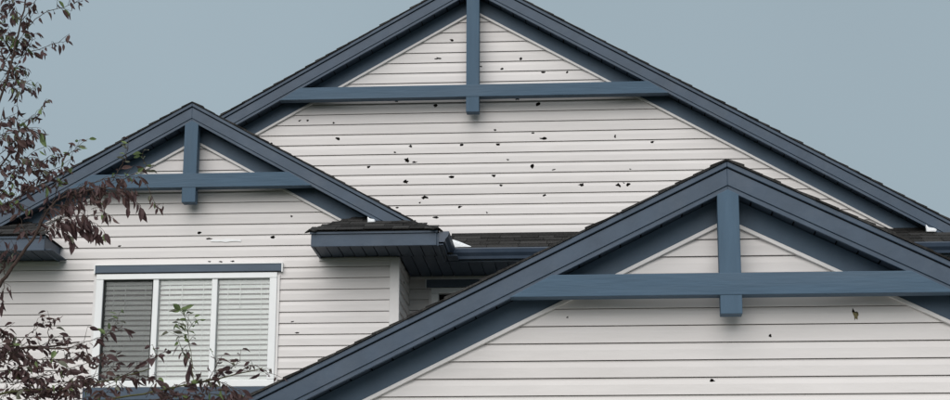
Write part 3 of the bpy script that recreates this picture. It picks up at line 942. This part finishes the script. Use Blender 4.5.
# ---- middle sprays across the left wing
S([tp(50, 206), tp(70, 190), tp(92, 188), tp(118, 188), tp(134, 192)], 16, .04, 1.0, .7, red=.6)
S([tp(60, 200), tp(84, 186), tp(108, 178), tp(126, 176), tp(142, 178)], 14, .08, .95, .7, red=.45)
S([tp(96, 186), tp(112, 190), tp(126, 196), tp(140, 205)], 10, .03, 1.15, .8)
S([tp(118, 182), tp(134, 174), tp(146, 168), tp(142, 156)], 6, .5, .8, .3)
S([tp(112, 182), tp(120, 168), tp(126, 158), tp(128, 146)], 6, .4, .75, .3)
S([tp(138, 176), tp(148, 186), tp(152, 198), tp(158, 206)], 5, .08, .9, .6, f0=.5)
S([tp(44, 215), tp(62, 208), tp(82, 200), tp(104, 198)], 14, .04, 1.0, .7, red=.35)
S([tp(40, 225), tp(56, 220), tp(70, 220), tp(84, 230)], 12, .03, 1.15, .8)
S([tp(36, 234), tp(52, 228), tp(66, 232), tp(74, 240)], 9, .05, 1.0, .75)
S([tp(56, 205), tp(74, 208), tp(86, 218), tp(92, 232)], 9, .02, 1.25, .85)
S([tp(30, 242), tp(22, 225), tp(18, 205), tp(16, 190)], 12, .08, .9)
S([tp(34, 236), tp(44, 212), tp(48, 192), tp(46, 172)], 12, .08, .9)
S([tp(5, 276), tp(2, 262), tp(-4, 250), tp(-12, 240)], 8, .05, .9)
S([tp(4, 278), tp(4, 288), tp(2, 294), tp(0, 300)], 4, .02, 1.1, .8)
S([tp(22, 255), tp(12, 250), tp(4, 252), tp(-4, 262)], 6, .03, 1.0, .8)
# ---- bottom left mass
S([tp(-6, 352, .1), tp(20, 348, .1), tp(42, 345, .1), tp(66, 340, .1)], 14, .05, .9, .45)
S([tp(40, 348), tp(66, 348), tp(86, 342), tp(104, 336), tp(124, 328)], 13, .04, .9, .5)
S([tp(10, 350), tp(22, 340), tp(34, 330), tp(46, 322)], 8, .05, .85, .4)
S([tp(50, 345), tp(48, 332), tp(52, 324), tp(54, 318)], 5, .05, .9, .4)
S([tp(100, 338), tp(110, 332), tp(116, 322), tp(120, 312)], 3, .8, .9, .2)
S([tp(0, 372), tp(24, 366), tp(48, 362), tp(70, 356)], 14, .05, .95, .5)
S([tp(10, 385), tp(34, 378), tp(58, 372), tp(88, 362), tp(98, 356)], 16, .05, .95, .5)
S([tp(0, 360), tp(14, 352), tp(26, 356), tp(40, 366)], 12, .06, .95, .55)
S([tp(-10, 385), tp(6, 372), tp(18, 370), tp(36, 378)], 16, .06, 1.0, .5)
S([tp(0, 398), tp(20, 390), tp(44, 388), tp(66, 392)], 18, .06, 1.0, .45)
S([tp(20, 402), tp(40, 394), tp(60, 384), tp(84, 380)], 16, .08, 1.0, .45)
S([tp(-8, 410), tp(12, 404), tp(36, 402), tp(60, 402)], 16, .06, 1.0, .4)
S([tp(40, 410), tp(66, 402), tp(92, 396), tp(112, 392)], 12, .1, .95, .4)
S([tp(-8, 340), tp(4, 332), tp(12, 336), tp(22, 346)], 9, .06, .95, .5)
S([tp(-10, 330), tp(0, 328), tp(6, 336), tp(10, 346)], 7, .06, 1.0, .6)
S([tp(60, 390), tp(84, 380), tp(104, 372), tp(120, 362)], 6, .08, .9, .4)
# ---- along the bottom, in front of the window
S([tp(110, 381), tp(130, 372), tp(146, 360), tp(166, 352), tp(190, 350)], 11, .08, .9, .4)
S([tp(130, 375), tp(144, 376), tp(160, 382), tp(172, 392)], 7, .05, .9, .5)
S([tp(150, 395, -.1), tp(168, 388, -.1), tp(186, 382, -.1), tp(206, 378, -.1)], 12, .06, 1.0, .45)
S([tp(196, 384, -.1), tp(212, 380, -.1), tp(226, 384, -.1), tp(240, 392, -.1)], 12, .05, 1.1, .5)
S([tp(214, 380, -.1), tp(222, 372, -.1), tp(232, 368, -.1), tp(240, 360, -.1)], 6, .05, .9, .3)
S([tp(206, 382, -.1), tp(212, 374, -.1), tp(216, 366, -.1), tp(217, 358, -.1)], 4, .1, .9, .2)
S([tp(236, 374, -.1), tp(246, 368, -.1), tp(256, 366, -.1), tp(270, 374, -.1)], 6, .05, .9, .4)
S([tp(150, 400, -.1), tp(176, 396, -.1), tp(204, 394, -.1), tp(232, 396, -.1)], 16, .1, 1.0, .4)
S([tp(152, 366), tp(156, 358), tp(154, 350), tp(152, 344)], 3, .05, .9, .5)
S([tp(186, 350), tp(190, 358), tp(191, 362), tp(192, 368)], 3, .02, 1.2, .7)
# the young green shoot in front of the middle lite
S([tp(193, 384, -.1), tp(192, 360, -.1), tp(189, 340, -.1), tp(187, 322, -.1), tp(180, 308, -.1)], 8, .75, .85, .15, .0024, 'gtwig', .3)
S([tp(188, 332, -.1), tp(181, 326, -.1), tp(174, 326, -.1)], 4, .9, .8, .2, .0015, 'gtwig')
S([tp(189, 330, -.1), tp(193, 322, -.1), tp(199, 320, -.1)], 3, .9, .8, .2, .0015, 'gtwig')
S([tp(190, 345, -.1), tp(182, 336, -.1), tp(178, 340, -.1)], 4, .6, .8, .3, .0015, 'gtwig')
# finer filling twigs in the three thick masses
def fill(n, x0, x1, y0, y1, green, scale, droop):
    for k in range(n):
        px, py = rt.uniform(x0, x1), rt.uniform(y0, y1)
        ang = rt.uniform(-1.4, 0.9); l = rt.uniform(14, 30); dy = rt.uniform(-.25, .25)
        S([tp(px - 6, py + 8, dy), tp(px + l * .5 * math.cos(ang), py + l * .5 * math.sin(ang), dy), tp(px + l * math.cos(ang), py + l * math.sin(ang) + 2, dy)],
          5, green, scale, droop, .0018, 'twig', .1, .35, False)
fill(16, -14, 22, -5, 95, .14, .8, .6)
fill(20, -14, 40, 115, 215, .10, .8, .6)
fill(10, 40, 100, 188, 232, .03, .9, .75)
fill(26, -12, 70, 345, 402, .07, .85, .5)
fill(12, 40, 110, 375, 402, .10, .85, .5)
fill(8, 150, 235, 380, 402, .12, .85, .45)
n_view = len(leaves)
# the rest of the crown, outside the frame
for k in range(46):
    c = tp(rt.uniform(-230, -30), rt.uniform(-120, 420), rt.uniform(-.9, .9))
    st = tp(-70, min(c.z and 420, 420)) if False else Vector((base.x + (c.x - base.x) * .25, TY + (c.y - TY) * .25, c.z - .35))
    branch('branch', [Vector((base.x + .02, TY + .03, c.z - .6)), st, c], .008, .003, 'bark', 4)
    S([c, c + Vector((rt.uniform(-.2, .2), rt.uniform(-.2, .2), rt.uniform(-.05, .2)))], 9, .08, .9)

inside = leaves[:n_view]
order = sorted(range(n_view), key=lambda i: -inside[i][2])
single = set(order[:300])
crown = empty('crown', tp(-20, 200), tree)
vv, ff, mi_ = [], [], []
mats = LEAFM
for i, (me, mt, s) in enumerate(leaves):
    if i in single:
        o = bpy.data.objects.new('leaf', me); COL.objects.link(o)
        o.parent = crown
        o.matrix_parent_inverse = Matrix.Translation(-wloc(crown))
        o.matrix_basis = mt
    else:
        b0 = len(vv)
        vv += [tuple(mt @ v.co) for v in me.vertices]
        for p in me.polygons:
            ff.append(tuple(b0 + k for k in p.vertices)); mi_.append(mats.index(me.materials[0]))
fm = bpy.data.meshes.new('foliage')
fm.from_pydata(vv, [], ff)
for m_ in mats: fm.materials.append(m_)
fm.polygons.foreach_set('material_index', mi_)
fm.update()
o = link('foliage', fm, crown); o['kind'] = 'stuff'
print('leaves', len(leaves), 'in view', n_view)
